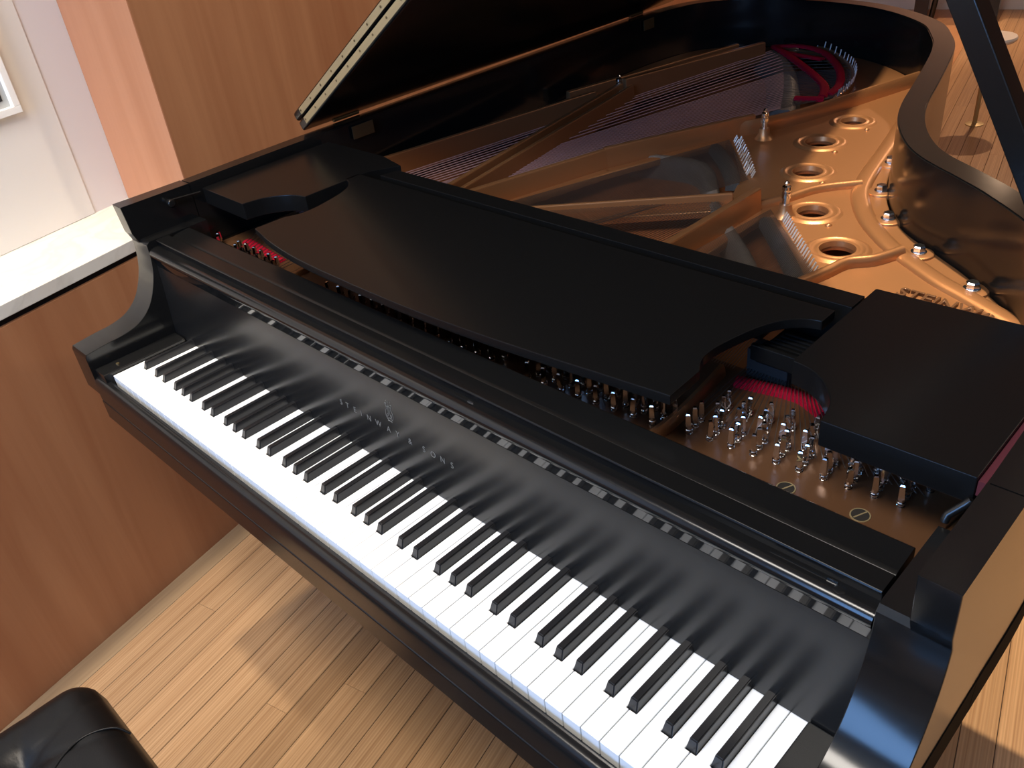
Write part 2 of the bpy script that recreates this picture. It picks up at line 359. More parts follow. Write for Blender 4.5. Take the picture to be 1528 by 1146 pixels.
def rim_foot():
    bm = bmesh.new(); ring = []
    for i, (o_, i_) in enumerate(zip(OUT, INN)):
        d = (Vector(o_) - Vector(i_)).normalized(); e = Vector(o_) + d * 0.001
        ring.append([bm.verts.new((e.x, e.y, -0.024)), bm.verts.new((e.x, e.y, 0.0222)), bm.verts.new((i_[0], i_[1], 0.0222)), bm.verts.new((i_[0], i_[1], -0.024))])
    for a, b in zip(ring, ring[1:]):
        for k in range(4): bm.faces.new((a[k], a[(k + 1) % 4], b[(k + 1) % 4], b[k]))
    bm.faces.new(ring[0]); bm.faces.new(ring[-1]); return finish(bm, 'rim_moulding', 30)
part('moulding', rim_foot(), 'matt', rim)
# ---- arms
curve = catmull([(-0.0175, 0.0356), (0.023, 0.0400), (0.055, 0.0425), (0.0835, 0.050), (0.1065, 0.066), (0.123, 0.088), (0.137, 0.120), (0.1435, 0.151), (0.1446, 0.176)], 6)
arm_low = [(0.2622, -0.0245), (0.07, -0.0245), (0.03, -0.046), (-0.0205, -0.046), (-0.0205, 0.030)] + curve
arm_full = arm_low + [(0.1375, 0.193), (0.1334, ZR), (0.2622, ZR)]
arm_in = arm_low + [(0.150, 0.181), (0.2622, 0.181)]
for s in (0, 1):
    f = (lambda x: x) if s == 0 else mir
    xo, xs = f(-0.100), f(-0.040)
    keep = lambda e: all(v.co.y < 0.262 for v in e.verts) and (all(abs(v.co.x - xo) < 1e-5 for v in e.verts) or all(v.co.z > 0.192 for v in e.verts))
    a = part('arm', prism('arm', 'x', arm_full, xo, f(-0.068), 0.0012, 2, 20, 35, keep), 'lacquer')
    part('arm_cheek', prism('arm_cheek', 'x', arm_in, f(-0.068), xs, 0.0010, 2, 40, 35, lambda e: all(abs(v.co.x - xs) < 1e-5 and v.co.y < 0.262 for v in e.verts)), 'lacquer', a)
    part('arm_moulding', box('arm_moulding', min(f(-0.1008), f(-0.0999)), max(f(-0.1008), f(-0.0999)), 0.03, 0.262, -0.0240, 0.0222), 'matt', a)
    part('cheek_block', prism('cheek_block', 'z', sorted([(f(-0.0395), -0.014), (f(-0.0015), -0.014)]) + sorted([(f(-0.0015), 0.139), (f(-0.0395), 0.139)], reverse=True), -0.05, 0.006, 0.002), 'satin', a)
    part('cheek_screw', lathe('cheek_screw', [(0, 0.0025), (0.003, 0.002), (0.0035, 0.0)], 14, (f(-0.02), 0.02, 0.006)), 'brassdark', a)
# ---- keybed, key slip
part('keybed', prism('keybed', 'x', [(-0.0235, -0.092), (-0.0235, -0.054), (-0.006, -0.048), (0.26, -0.048), (0.26, -0.092)], -0.0395, mir(-0.0395), 0.002), 'lacquer')
part('key_slip', prism('key_slip', 'x', catmull([(-0.006, -0.0475), (-0.006, -0.0115), (-0.010, -0.0095), (-0.017, -0.0105), (-0.0215, -0.017), (-0.0225, -0.030), (-0.0225, -0.0525)], 4), -0.0395, mir(-0.0395), 0, 2, 35, 60), 'satin')
part('light_stop_board', box('light_stop_board', -0.065, mir(-0.065), 0.262, 0.90, -0.05, -0.026), 'matt')  # unseen board added beneath the plate to stop light
# ---- keyboard
keyboard = part('keyboard', box('key_frame', -0.001, 1.223, 0.003, 0.25, -0.047, -0.0225), 'matt')
PIT = 0.0235; BF = 0.0466; KB = 0.150
names = ['A', 'B'] + list('CDEFGAB') * 7 + ['C']
blacks = []
for i in range(51):
    n = names[i]
    if n in 'CDFGA':
        d = {'C': -.0026, 'D': .0026, 'F': -.0037, 'G': 0, 'A': .0037}[n]
        blacks.append((i, (i + 1) * PIT + d))
bx = dict(blacks); HB = 0.0057
cache = {}
for i in range(52):
    l = i * PIT + 0.00045; r = (i + 1) * PIT - 0.00045
    rl = (bx[i - 1] + HB + 0.0006) if (i - 1) in bx else l
    rr = (bx[i] - HB - 0.0006) if i in bx else r
    key = (names[i], (i - 1) in bx, i in bx)
    if key not in cache:
        pts = [(l, 0.0), (r, 0.0)] + ([(r, BF - 0.001), (rr, BF - 0.001)] if rr != r else []) + [(rr, KB), (rl, KB)] + ([(rl, BF - 0.001), (l, BF - 0.001)] if rl != l else [])
        pts = [(x - i * PIT, y) for x, y in pts]
        me = prism('white_key', 'z', pts, -0.0222, 0.0, 0.0006, 1, 40); me.materials.append(K['ivory']); cache[key] = me
    o = bpy.data.objects.new('white_key', cache[key]); C.objects.link(o); o.parent = keyboard; o.location = (i * PIT, 0, 0)
def black_key():
    bm = bmesh.new(); h = 0.0118; w0, w1 = HB, 0.0044
    A = [bm.verts.new(c) for c in [(-w0, BF, -0.02), (w0, BF, -0.02), (w0, KB, -0.02), (-w0, KB, -0.02)]]
    M_ = [bm.verts.new(c) for c in [(-w0, BF, 0.0005), (w0, BF, 0.0005), (w0, KB, 0.0005), (-w0, KB, 0.0005)]]
    B = [bm.verts.new(c) for c in [(-w1, BF + 0.0042, h), (w1, BF + 0.0042, h), (w1, KB, h), (-w1, KB, h)]]
    bm.faces.new(A); bm.faces.new(B)
    for X, Y in ((A, M_), (M_, B)):
        for i in range(4): bm.faces.new((X[i], X[(i + 1) % 4], Y[(i + 1) % 4], Y[i]))
    bmesh.ops.recalc_face_normals(bm, faces=bm.faces)
    es = [e for e in bm.edges if min(v.co.z for v in e.verts) > 0.0 and e.calc_face_angle(0) > 0.4 and (max(v.co.z for v in e.verts) > h - 1e-4)]
    bmesh.ops.bevel(bm, geom=es, offset=0.0011, segments=2, affect='EDGES', clamp_overlap=True)
    return finish(bm, 'black_key', 40)
BK = black_key(); BK.materials.append(K['ebony'])
for i, x in blacks:
    o = bpy.data.objects.new('black_key', BK); C.objects.link(o); o.parent = keyboard; o.location = (x, 0, 0)
# ---- fallboard
FX0, FX1 = -0.0390, mir(-0.0390)
prof = [(0.1400, 0.0012), (0.1424, 0.034), (0.1448, 0.068), (0.1472, 0.102), (0.1495, 0.1360)]
face = prism('fallboard', 'x', prof + [(0.172, 0.1360), (0.172, 0.0012)], FX0, FX1, 0.0)
fall = part('fallboard', face, 'satin')
part('polished_strip', prism('polished_strip', 'x', [(0.1498, 0.1364), (0.1484, 0.1512), (0.172, 0.1512), (0.172, 0.1364)], FX0 + 0.001, FX1 - 0.001), 'strip', fall)
nose = [(0.172, 0.1514)] + catmull([(0.1482, 0.1514), (0.1452, 0.1538), (0.1438, 0.1585), (0.1452, 0.1640), (0.1500, 0.1680), (0.159, 0.1690)], 5) + [(0.172, 0.1680)]
part('nose_rail', prism('nose_rail', 'x', nose, FX0, FX1, 0, 2, 35, 50), 'lacquer', fall)
ang = math.atan2(0.0095, 0.1348)
def on_face(me, x, z, lift=0.0003):
    """stand lettering drawn in its own xy plane up against the fallboard face"""
    y = 0.140 + (z - 0.0012) * (0.0095 / 0.1348) - lift
    M4 = Matrix.Translation((x, y, z)) @ Matrix.Rotation(math.pi / 2 - ang, 4, 'X')
    me.transform(M4); return me
for ch, x in zip('STEINWAY&SONS', (0.494, 0.509, 0.5265, 0.5415, 0.559, 0.5798, 0.6023, 0.6215, 0.647, 0.675, 0.693, 0.7113, 0.7292)):
    part('letter', on_face(text('letter', ch, 0.0126, 0.00012, 1.0, -0.00010), x, 0.0618), 'gilt', fall)
def lyre():
    bm = bmesh.new(); r = 0.00034
    def st(pts): tube_into(bm, [(x, y, 0) for x, y in catmull(pts, 6)], r, 5)
    for s in (-1, 1):
        st([(0, -0.0150), (s * 0.004, -0.0135), (s * 0.0075, -0.0085), (s * 0.0072, -0.002), (s * 0.0045, 0.003), (s * 0.0055, 0.0085), (s * 0.0068, 0.0105), (s * 0.0050, 0.0118), (s * 0.0042, 0.0102)])
        st([(s * 0.0012, 0.010), (s * 0.0014, 0.002), (s * 0.002, -0.006), (s * 0.0042, -0.0095), (s * 0.0048, -0.006), (s * 0.003, -0.0045)])
        st([(s * 0.0045, 0.0145), (s * 0.0035, 0.016)])
    st([(-0.0045, 0.0065), (0, 0.0072), (0.0045, 0.0065)]); st([(-0.0038, -0.012), (0, -0.0105), (0.0038, -0.012)]); st([(0, 0.0135), (0, 0.0165)]); st([(-0.0045, -0.016), (0, -0.0152), (0.0045, -0.016)])
    return finish(bm, 'lyre_emblem', 60)
part('lyre_emblem', on_face(lyre(), 0.6085, 0.0965, 0.0002), 'gilt', fall)
for x0, x1 in ((1.155, 1.208), (0.70, 0.762)):
    part('fall_hinge', box('fall_hinge', x0, x1, 0.1583, 0.1593, 0.1688, 0.1700), 'satin', fall)
    part('hinge_tip', box('hinge_tip', x1 + 0.0005, x1 + 0.010, 0.1580, 0.1600, 0.1688, 0.1704), 'chrome', fall)
part('fall_plug', lathe('fall_plug', [(0, 0.0006), (0.0045, 0.0005), (0.0055, 0)], 18, (1.222, 0.155, 0.1688)), 'satin', fall)
# ---- rail and stretcher
part('desk_rail', prism('desk_rail', 'x', [(0.1640, 0.10), (0.1640, 0.1765), (0.1612, 0.1790), (0.1625, 0.1812), (0.185, 0.1818), (0.185, 0.10)], FX0 + 0.002, FX1 - 0.002, 0.0007), 'desk')
part('stretcher', prism('stretcher', 'x', [(0.188, 0.06), (0.188, 0.171), (0.1905, 0.1755), (0.196, 0.178), (0.224, 0.1812), (0.2275, 0.179), (0.2275, 0.06)], FX0 + 0.003, FX1 - 0.003, 0.0008), 'desk')
# ---- soundboard and plate
inner = [Vector(p) for p in INN]
def inset(d):
    out = []
    for i, p in enumerate(inner):
        a = inner[max(i - 1, 0)]; b = inner[min(i + 1, len(inner) - 1)]; t = (b - a).normalized(); nn = Vector((t.y, -t.x)); q = p + nn * d; out.append((q.x, q.y))
    return out
sb = inset(0.001); soundboard = part('soundboard', prism('soundboard', 'z', sb, 0.070, 0.082), 'sound')
ol = inset(0.0015)
outline = [(ol[0][0], 0.2285)] + [p for p in ol if p[1] > 0.27] + [(ol[-1][0], 0.2285)]
rosettes = [(0.618, 1.402, 0.024), (0.621, 1.258, 0.0285), (0.679, 1.102, 0.0265), (0.776, 0.941, 0.0250), (0.877, 0.831, 0.0265)]
holes = [
 catmull([(-0.045, 0.62), (-0.020, 0.95), (0.055, 1.25), (0.110, 1.50), (0.150, 1.74), (0.185, 1.875), (0.235, 1.898), (0.325, 1.853), (0.425, 1.730), (0.490, 1.605), (0.505, 1.515), (0.470, 1.40), (0.440, 1.275), (0.395, 1.18), (0.315, 0.985), (0.235, 0.72), (0.20, 0.62)], 4, True),
 [(0.275, 0.62), (0.335, 0.90), (0.395, 1.08), (0.445, 1.175), (0.485, 1.160), (0.535, 1.095), (0.588, 1.020), (0.615, 0.950), (0.600, 0.905), (0.467, 0.795), (0.345, 0.69), (0.30, 0.62)],
 [(0.395, 0.62), (0.40, 0.66), (0.480, 0.740), (0.640, 0.872), (0.672, 0.880), (0.672, 0.62)],
 [(0.718, 0.62), (0.718, 0.905), (0.735, 0.880), (0.800, 0.812), (0.850, 0.757), (0.895, 0.705), (0.935, 0.62)],
]
for x, y, r in rosettes: holes.append([(x + r * math.cos(2 * math.pi * k / 28), y + r * math.sin(2 * math.pi * k / 28)) for k in range(28)])
PZ = 0.120
plate = part('iron_plate', flat('iron_plate', outline, holes, PZ - 0.007, 0.004, 0.003), 'bronze')
for x, y, r in rosettes:
    pr_ = [(r - 0.001, -0.006), (r + 0.001, 0.0025), (r + 0.0035, 0.0030), (r + 0.006, 0.0018), (r + 0.010, 0.0010), (r + 0.0125, 0.0030), (r + 0.0165, 0.0040), (r + 0.0205, 0.0022), (r + 0.026, -0.001), (r + 0.02, -0.004)]
    part('rosette', lathe('rosette', pr_, 36, (x, y, PZ), True, 60), 'bronze', plate)
    part('rosette_bead', lathe('rosette_bead', [(0.006, -0.002), (0.0055, 0.0015), (0.003, 0.0034), (0, 0.004)], 12, (x + (r + 0.034) * 0.80, y - (r + 0.034) * 0.60, PZ), False, 60), 'bronze', plate)
# pin field: darker lacquered front of the plate, split by a raised seam
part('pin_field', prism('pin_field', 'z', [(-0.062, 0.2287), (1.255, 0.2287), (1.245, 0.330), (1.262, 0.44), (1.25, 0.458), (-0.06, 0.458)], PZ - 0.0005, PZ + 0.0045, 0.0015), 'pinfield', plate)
PF = PZ + 0.0045
def bar(name, a, b, w, z0, z1, wt=None, drop=0.0):
    """strut with sloping sides between two points in plan"""
    a = Vector(a); b = Vector(b); t = (b - a).normalized(); n = Vector((-t.y, t.x)); wt = wt or w * 0.7
    bot = [a + n * w / 2, a - n * w / 2, b - n * w / 2, b + n * w / 2]; top = [a + n * wt / 2, a - n * wt / 2, b - n * wt / 2, b + n * wt / 2]
    return hexa(name, [(p.x, p.y, z0) for p in bot], [(p.x, p.y, z1 - (drop if i > 1 else 0)) for i, p in enumerate(top)], 0.004)
ST = [((-0.078, 0.60), (0.040, 1.255), 0.016, 0.160, 0), ((0.205, 0.60), (0.068, 1.325), 0.017, 0.166, 0), ((0.236, 0.60), (0.098, 1.325), 0.015, 0.163, 0),
      ((0.078, 1.318), (0.168, 1.800), 0.022, 0.176, 0.016), ((-0.045, 1.25), (0.035, 1.58), 0.022, 0.150, 0.0), ((0.030, 1.56), (0.09, 1.80), 0.018, 0.150, 0.0), ((0.232, 0.60), (0.327, 0.945), 0.018, 0.160, 0), ((0.325, 0.94), (0.468, 1.262), 0.018, 0.162, 0.004), ((0.262, 0.60), (0.345, 0.93), 0.030, 0.1235, 0), ((0.342, 0.92), (0.452, 1.190), 0.030, 0.1235, 0),
      ((0.300, 0.63), (0.640, 0.913), 0.011, 0.139, 0.0), ((0.688, 0.60), (0.690, 0.910), 0.020, 0.160, 0.0)]
for a, b, w, z1, dr in ST: part('strut', bar('strut', a, b, w, PZ - 0.01, z1, None, dr), 'bronze', plate)
def prib(path, w, h, z0=PZ - 0.004): return part('plate_rib', rib('plate_rib', catmull(path, 5), w, z0, h), 'bronze', plate)
prib([(0.450, 1.222), (0.484, 1.268), (0.520, 1.345), (0.555, 1.459), (0.588, 1.58), (0.622, 1.705)], 0.015, 0.034)
prib([(0.690, 0.915), (0.712, 0.955), (0.739, 1.027), (0.791, 1.084)], 0.016, 0.017)
prib([(0.890, 0.690), (0.904, 0.740), (0.915, 0.785), (0.943, 0.815), (0.963, 0.862)], 0.016, 0.020)
prib([(0.705, 1.453), (0.745, 1.289), (0.773, 1.161), (0.795, 1.079), (0.82, 1.023), (0.867, 0.953), (0.922, 0.895), (0.963, 0.862), (1.039, 0.810), (1.09, 0.784), (1.20, 0.725)], 0.034, 0.0105)
prib([(0.163, 1.880), (0.226, 1.918), (0.33, 1.872), (0.444, 1.742), (0.502, 1.615), (0.521, 1.510)], 0.014, 0.017)
prib([(0.940, 0.24), (0.944, 0.30), (0.938, 0.37), (0.930, 0.43)], 0.012, 0.022, PF - 0.006)
prib([(0.205, 0.24), (0.20, 0.30), (0.21, 0.37)], 0.012, 0.016, PF - 0.006)
# flange pads and hex bolts along the bent side
pts = [(0.739, 1.357), (0.789, 1.205), (0.833, 1.072), (0.893, 0.968), (0.982, 0.876), (1.086, 0.804)]
def hexbolt(x, y, z):
    bm = bmesh.new(); lathe_into(bm, [(0.0115, 0), (0.0115, 0.002), (0.010, 0.0025), (0, 0.0025)], 16)
    lathe_into(bm, [(0.0092, 0.002), (0.0092, 0.0095), (0.0075, 0.0115), (0, 0.0115)], 6)
    for v in bm.verts: v.co += Vector((x, y, z))
    return finish(bm, 'plate_bolt', 20)
for x, y in pts:
    part('plate_pad', lathe('plate_pad', [(0.024, -0.004), (0.022, 0.003), (0.019, 0.0045), (0, 0.0045)], 20, (x, y, PZ)), 'bronze', plate)
    part('plate_bolt', hexbolt(x, y, PZ + 0.004), 'zinc', plate)
def acorn(x, y, z, s=1.0):
    bm = bmesh.new(); lathe_into(bm, [(0.013 * s, 0), (0.008 * s, 0.006 * s), (0.0072 * s, 0.028 * s)], 14)
    lathe_into(bm, [(0.0095 * s, 0.028 * s), (0.0095 * s, 0.038 * s), (0.0085 * s, 0.040 * s), (0.0085 * s, 0.044 * s), (0.0095 * s, 0.046 * s), (0.009 * s, 0.052 * s), (0.0050 * s, 0.055 * s), (0.0055 * s, 0.059 * s), (0.003 * s, 0.063 * s), (0, 0.064 * s)], 14)
    for v in bm.verts: v.co += Vector((x, y, z))
    return finish(bm, 'nose_bolt', 30)
for x, y in ((0.060, 1.322), (0.510, 1.232), (0.745, 0.905)):
    part('bolt_boss', lathe('bolt_boss', [(0.022, -0.004), (0.016, 0.004), (0.012, 0.010), (0.010, 0.022), (0, 0.022)], 18, (x, y, PZ), False, 60), 'bronze', plate)
    o = part('nose_bolt', acorn(x, y, PZ + 0.010, 0.82), 'chrome', plate)
# cast lettering
me = text('cast_lettering', 'STEINWAY', 0.040, 0.0022, 1.02, 0.0, 0.0006)
me.transform(Matrix.Translation((1.084, 0.7345, PZ + 0.002)) @ Matrix.Rotation(math.radians(-2), 4, 'Z') @ Matrix.Diagonal((0.76, 0.85, 1, 1)))
part('cast_lettering', me, 'pinfield', plate)
# tuning pins
def pin_mesh():
    bm = bmesh.new(); lathe_into(bm, [(0.0042, 0.0), (0.0042, 0.0010), (0.0034, 0.0012), (0.0034, 0.0105)], 10)
    A = [bm.verts.new((sx * 0.0031, sy * 0.0031, 0.0105)) for sx, sy in ((-1, -1), (1, -1), (1, 1), (-1, 1))]; B = [bm.verts.new((sx * 0.0024, sy * 0.0024, 0.0262)) for sx, sy in ((-1, -1), (1, -1), (1, 1), (-1, 1))]
    T_ = [bm.verts.new((sx * 0.0015, sy * 0.0015, 0.0275)) for sx, sy in ((-1, -1), (1, -1), (1, 1), (-1, 1))]
    for X, Y in ((A, B), (B, T_)):
        for i in range(4): bm.faces.new((X[i], X[(i + 1) % 4], Y[(i + 1) % 4], Y[i]))
    bm.faces.new(T_)
    lathe_into(bm, [(0.0036, 0.0035), (0.0043, 0.0042), (0.0039, 0.0050), (0.0043, 0.0058), (0.0036, 0.0066)], 10)
    return finish(bm, 'tuning_pin', 30)
PM_ = pin_mesh(); PM_.materials.append(K['chrome'])
pins = []
for k in range(10):
    x = 0.967 + 0.0259 * k; y = 0.3075 + 0.0026 * k
    pins += [(x, y), (x - 0.001, y + 0.0135), (x - 0.002, y + 0.027), (x + 0.0125, y + 0.038), (x + 0.0115, y + 0.0515), (x + 0.0105, y + 0.065)]
for k in range(8):
    x = 0.739 + 0.0264 * k; y = 0.280 + 0.0024 * k
    pins += [(x, y), (x + 0.006, y + 0.014), (x + 0.013, y + 0.026)]
for k in range(14):
    x = 0.316 + 0.0270 * k; y = 0.270 + 0.0012 * k
    pins += [(x, y), (x + 0.012, y + 0.013)]
for k in range(6):
    x = 0.042 + 0.0244 * k; pins += [(x, 0.264), (x - 0.009, 0.2765)]
pins += [(-0.045, 0.278), (-0.035, 0.271), (-0.025, 0.264)]
for i, (x, y) in enumerate(pins):
    o = bpy.data.objects.new('tuning_pin', PM_); C.objects.link(o); o.parent = plate; o.location = (x, y, PF); o.rotation_euler = (random.uniform(-.05, .05), random.uniform(-.05, .05), 0.45 + random.uniform(-.35, .35))
# plate screws
def screw(x, y):
    s = part('plate_screw', lathe('plate_screw', [(0, 0.0006), (0.0090, 0.0006), (0.0092, 0.0010), (0.0099, 0.0010), (0.0101, 0)], 24, (x, y, PF)), 'brass', plate)
    return s
for x, y in ((1.176, 0.295), (1.100, 0.2875)):
    screw(x, y)
    part('screw_face', lathe('screw_face', [(0, 0.0011), (0.0086, 0.0011), (0.0086, 0)], 24, (x, y, PF)), 'gap', plate)
    part('screw_slot', prism('screw_slot', 'z', [(x - 0.0040, y - 0.0072), (x - 0.0027, y - 0.0078), (x + 0.0040, y + 0.0072), (x + 0.0027, y + 0.0078)], PF + 0.0011, PF + 0.0014), 'brass', plate)
# felts
def felt(pts, w, z, h, name='felt_strip', material='felt'): return part(name, rib(name, catmull(pts, 4), w, z, h, 5), material, plate)
felt([(0.955, 0.424), (0.98, 0.429), (1.014, 0.436), (1.04, 0.436), (1.072, 0.422)], 0.020, PF - 0.001, 0.010)
felt([(-0.012, 0.312), (0.02, 0.310), (0.07, 0.304), (0.128, 0.298)], 0.020, PF - 0.001, 0.006)
felt([(0.160, 1.868), (0.24, 1.80), (0.335, 1.712), (0.43, 1.615), (0.470, 1.56), (0.495, 1.500)], 0.022, PZ + 0.009, 0.007)
felt([(0.160, 1.868), (0.226, 1.895), (0.318, 1.850), (0.420, 1.727), (0.482, 1.605), (0.498, 1.525)], 0.020, PZ + 0.008, 0.007)
felt([(0.445, 1.470), (0.475, 1.478), (0.505, 1.490)], 0.024, PZ + 0.008, 0.008)
felt([(0.20, 1.83), (0.27, 1.81), (0.34, 1.795)], 0.020, PZ + 0.008, 0.006)
# bridges
part('bass_bridge', rib('bass_bridge', catmull([(0.172, 1.822), (0.245, 1.755), (0.318, 1.645), (0.390, 1.520), (0.462, 1.385)], 6), 0.080, 0.080, 0.0512), 'bridge', soundboard)
part('long_bridge', rib('long_bridge', catmull([(0.330, 1.02), (0.43, 1.045), (0.500, 1.035), (0.560, 0.965), (0.607, 0.902), (0.660, 0.845), (0.721, 0.788), (0.788, 0.722), (0.86, 0.63)], 6), 0.034, 0.080, 0.046), 'bridge', soundboard)
# strings
def strings(name, material, ends, r, n=5):
    bm = bmesh.new()
    for a, b in ends: tube_into(bm, [a, b], r, n, False)
    return stuff(part(name, finish(bm, name, 80), material, plate))
def lerp(a, b, t): return tuple(x + (y - x) * t for x, y in zip(a, b))
SZ = 0.132
bass = []
f0, f1 = (-0.048, 0.44, SZ), (0.150, 0.44, SZ)
brd = catmull([(0.178, 1.820), (0.245, 1.757), (0.316, 1.645), (0.388, 1.520), (0.455, 1.390)], 16)
def along(pl, t):
    i = t * (len(pl) - 1); k = min(int(i), len(pl) - 2); return lerp(pl[k], pl[k + 1], i - k)
for k in range(9): bass.append((k / 9 * 0.50, 0))
for k in range(24): bass.append((0.50 + k / 23 * 0.50, 1))
ends1 = []; ends2 = []; tails = []
hb = catmull([(0.202, 1.905), (0.290, 1.880), (0.385, 1.800), (0.444, 1.735), (0.490, 1.640), (0.513, 1.56), (0.517, 1.51)], 12)
for t, kind in bass:
    t = max(0, min(1, t)); a = lerp(f0, f1, t); b = along(brd, t); b = (b[0], b[1], SZ)
    (ends1 if kind == 0 else ends2).append((a, b)); h = along(hb, t); tails.append((b, (h[0], h[1], PZ + 0.010)))
strings('bass_strings', 'copper', ends1, 0.0014); strings('bass_strings', 'copper', ends2, 0.0010); strings('string_tails', 'darksteel', tails, 0.0006, 4)
tl = []
for k in range(54):
    t = k / 53; a = (0.215 + 0.20 * t, 0.44, SZ); b = lerp((0.462, 1.178, PZ + 0.006), (0.612, 1.008, PZ + 0.006), t); tl.append((a, b))
for k in range(30):
    t = k / 29; a = (0.40 + 0.255 * t, 0.44, SZ); b = lerp((0.560, 0.90, PZ + 0.006), (0.668, 0.885, PZ + 0.006), t); tl.append((a, b))
for k in range(66):
    t = k / 65; a = (0.69 + 0.25 * t, 0.44, SZ); b = lerp((0.718, 0.905, PZ + 0.006), (0.893, 0.731, PZ + 0.006), t); tl.append((a, b))
for k in range(34):
    t = k / 33; tl.append(((0.955 + 0.26 * t, 0.328 + 0.02 * t, PF + 0.009), (0.955 + 0.13 * t, 0.45, PF + 0.012)))
for k in range(16):
    t = k / 15; tl.append(((0.03 + 0.14 * t, 0.262, PF + 0.009), (-0.02 + 0.19 * t, 0.36, PF + 0.012)))
strings('steel_strings', 'steel', tl, 0.0006, 4)
# dull felt woven through the strings behind the bridges
felt([(0.445, 1.150), (0.50, 1.100), (0.560, 1.035), (0.595, 0.985)], 0.030, PZ - 0.012, 0.016, 'grey_braid', 'greyfelt')
felt([(0.725, 0.880), (0.765, 0.838), (0.82, 0.780), (0.875, 0.718)], 0.026, PZ - 0.012, 0.016, 'grey_braid', 'greyfelt')
# hitch pins
def hitch(pathpts, n, h, lean):
    bm = bmesh.new(); P = catmull(pathpts, 12)
    for k in range(n):
        q = along(P, k / (n - 1)); tube_into(bm, [(q[0], q[1], PZ - 0.003), (q[0] + lean[0] * h, q[1] + lean[1] * h, PZ + h)], 0.0016, 6)
    o = part('hitch_pins', finish(bm, 'hitch_pins', 60), 'hitchpin', plate); return stuff(o)
hitch([(0.476, 1.188), (0.540, 1.112), (0.604, 1.030)], 15, 0.012, (0.45, 0.45)); hitch([(0.464, 1.190), (0.528, 1.112), (0.59, 1.035)], 13, 0.012, (0.45, 0.45))
hitch([(0.728, 0.906), (0.752, 0.884), (0.797, 0.834), (0.847, 0.779), (0.897, 0.722)], 27, 0.014, (0.45, 0.45))
hitch([(0.202, 1.918), (0.290, 1.893), (0.385, 1.812), (0.444, 1.745), (0.490, 1.657), (0.513, 1.578), (0.521, 1.515)], 25, 0.027, (0.15, 0.15))
# ---- music desk lying flat, its two side blocks and the back rail
ZD = 0.229
front = [(0.197, 0.233), (0.27, 0.217), (0.36, 0.206), (0.48, 0.2015), (0.60, 0.2010), (0.71, 0.2055), (0.81, 0.2135), (0.91, 0.224), (0.995, 0.233)]
rightc = [(0.995, 0.284), (0.982, 0.308), (0.980, 0.334), (0.986, 0.367), (0.996, 0.402), (1.010, 0.428), (1.028, 0.443), (1.045, 0.448)]
leftc = [(1.192 - x, y) for x, y in reversed(rightc)]
deskpoly = catmull(front, 4) + catmull(rightc, 4)[1:] + [(1.045, 0.478), (0.147, 0.478)] + catmull(leftc, 4)[:-1]
desk = part('music_desk', prism('music_desk', 'z', deskpoly, ZD - 0.0125, ZD, 0.0016, 2, 40, 30), 'desk')
part('desk_back_rail', prism('desk_back_rail', 'z', [(0.19, 0.493), (1.0565, 0.493), (1.0565, 0.526), (0.20, 0.526)], ZD - 0.055, ZD, 0.0012), 'desk', desk)
part('desk_ledge', prism('desk_ledge', 'z', [(0.154, 0.440), (0.975, 0.440), (0.975, 0.4925), (0.154, 0.4925)], ZD - 0.045, ZD - 0.026, 0.001), 'desk', desk)
wr = [(1.272, 0.283)] + [(1.131, 0.281)] + catmull([(1.131, 0.281), (1.126, 0.307), (1.117, 0.324), (1.101, 0.342), (1.085, 0.353), (1.071, 0.3575), (1.0585, 0.359)], 4)[1:] + [(1.0575, 0.550), (1.272, 0.556)]
part('side_block', prism('side_block', 'z', wr, ZD - 0.030, ZD, 0.0018, 2, 40, 30), 'desk', desk)
wlp = [(-0.066, 0.283), (0.080, 0.280)] + catmull([(0.080, 0.280), (0.086, 0.307), (0.095, 0.324), (0.111, 0.342), (0.127, 0.353), (0.141, 0.3575), (0.1535, 0.359)], 4)[1:] + [(0.1535, 0.4955), (0.185, 0.545), (0.11, 0.563), (-0.066, 0.563)]
part('side_block', prism('side_block', 'z', wlp, ZD - 0.030, ZD, 0.0018, 2, 40, 30), 'desk', desk)
part('felt_edge', box('felt_edge', 1.2725, 1.2785, 0.285, 0.553, ZD - 0.020, ZD - 0.0045), mat('dark_red_felt', (0.07, 0.006, 0.012), 0.95), desk)
part('grooved_slide', box('grooved_slide', 0.984, 1.056, 0.4165, 0.4395, 0.1700, 0.1880), 'desk', desk)
part('grooved_slide', box('grooved_slide', 0.984, 1.056, 0.4395, 0.480, 0.1700, 0.1835), 'desk', desk)
for k in range(6): part('slide_ridge', box('slide_ridge', 0.986 + 0.002 * k, 1.0555, 0.4185 + 0.0078 * k, 0.4225 + 0.0078 * k, 0.1835, 0.1925, 0.001), 'desk', desk)
part('slide_lip', box('slide_lip', 0.980, 1.0555, 0.4085, 0.4160, 0.176, 0.197, 0.002), 'desk', desk)
part('slide_block', box('slide_block', 0.955, 1.010, 0.445, 0.475, PF, 0.165, 0.002), mat('charcoal_felt', (0.02, 0.02, 0.022), 0.95), desk)
# catches on the case beside the desk
def knob(x, y, z, d):
    k = part('desk_catch', tube('desk_catch', [(x, y, z), (x + d * 0.006, y, z), (x + d * 0.008, y, z), (x + d * 0.016, y, z), (x + d * 0.018, y, z)], [0.004, 0.004, 0.0065, 0.0075, 0.005], 14), 'satin', rim); return k
knob(-0.068, 0.216, 0.226, 1)
part('catch_rod', tube('catch_rod', [(-0.060, 0.222, 0.229), (-0.060, 0.275, 0.225)], 0.002, 8), 'satin', rim)
part('catch_arm', tube('catch_arm', [(1.258, 0.268, 0.183), (1.259, 0.270, 0.190), (1.268, 0.279, 0.200), (1.272, 0.281, 0.206)], 0.0038, 8), 'satin', rim)
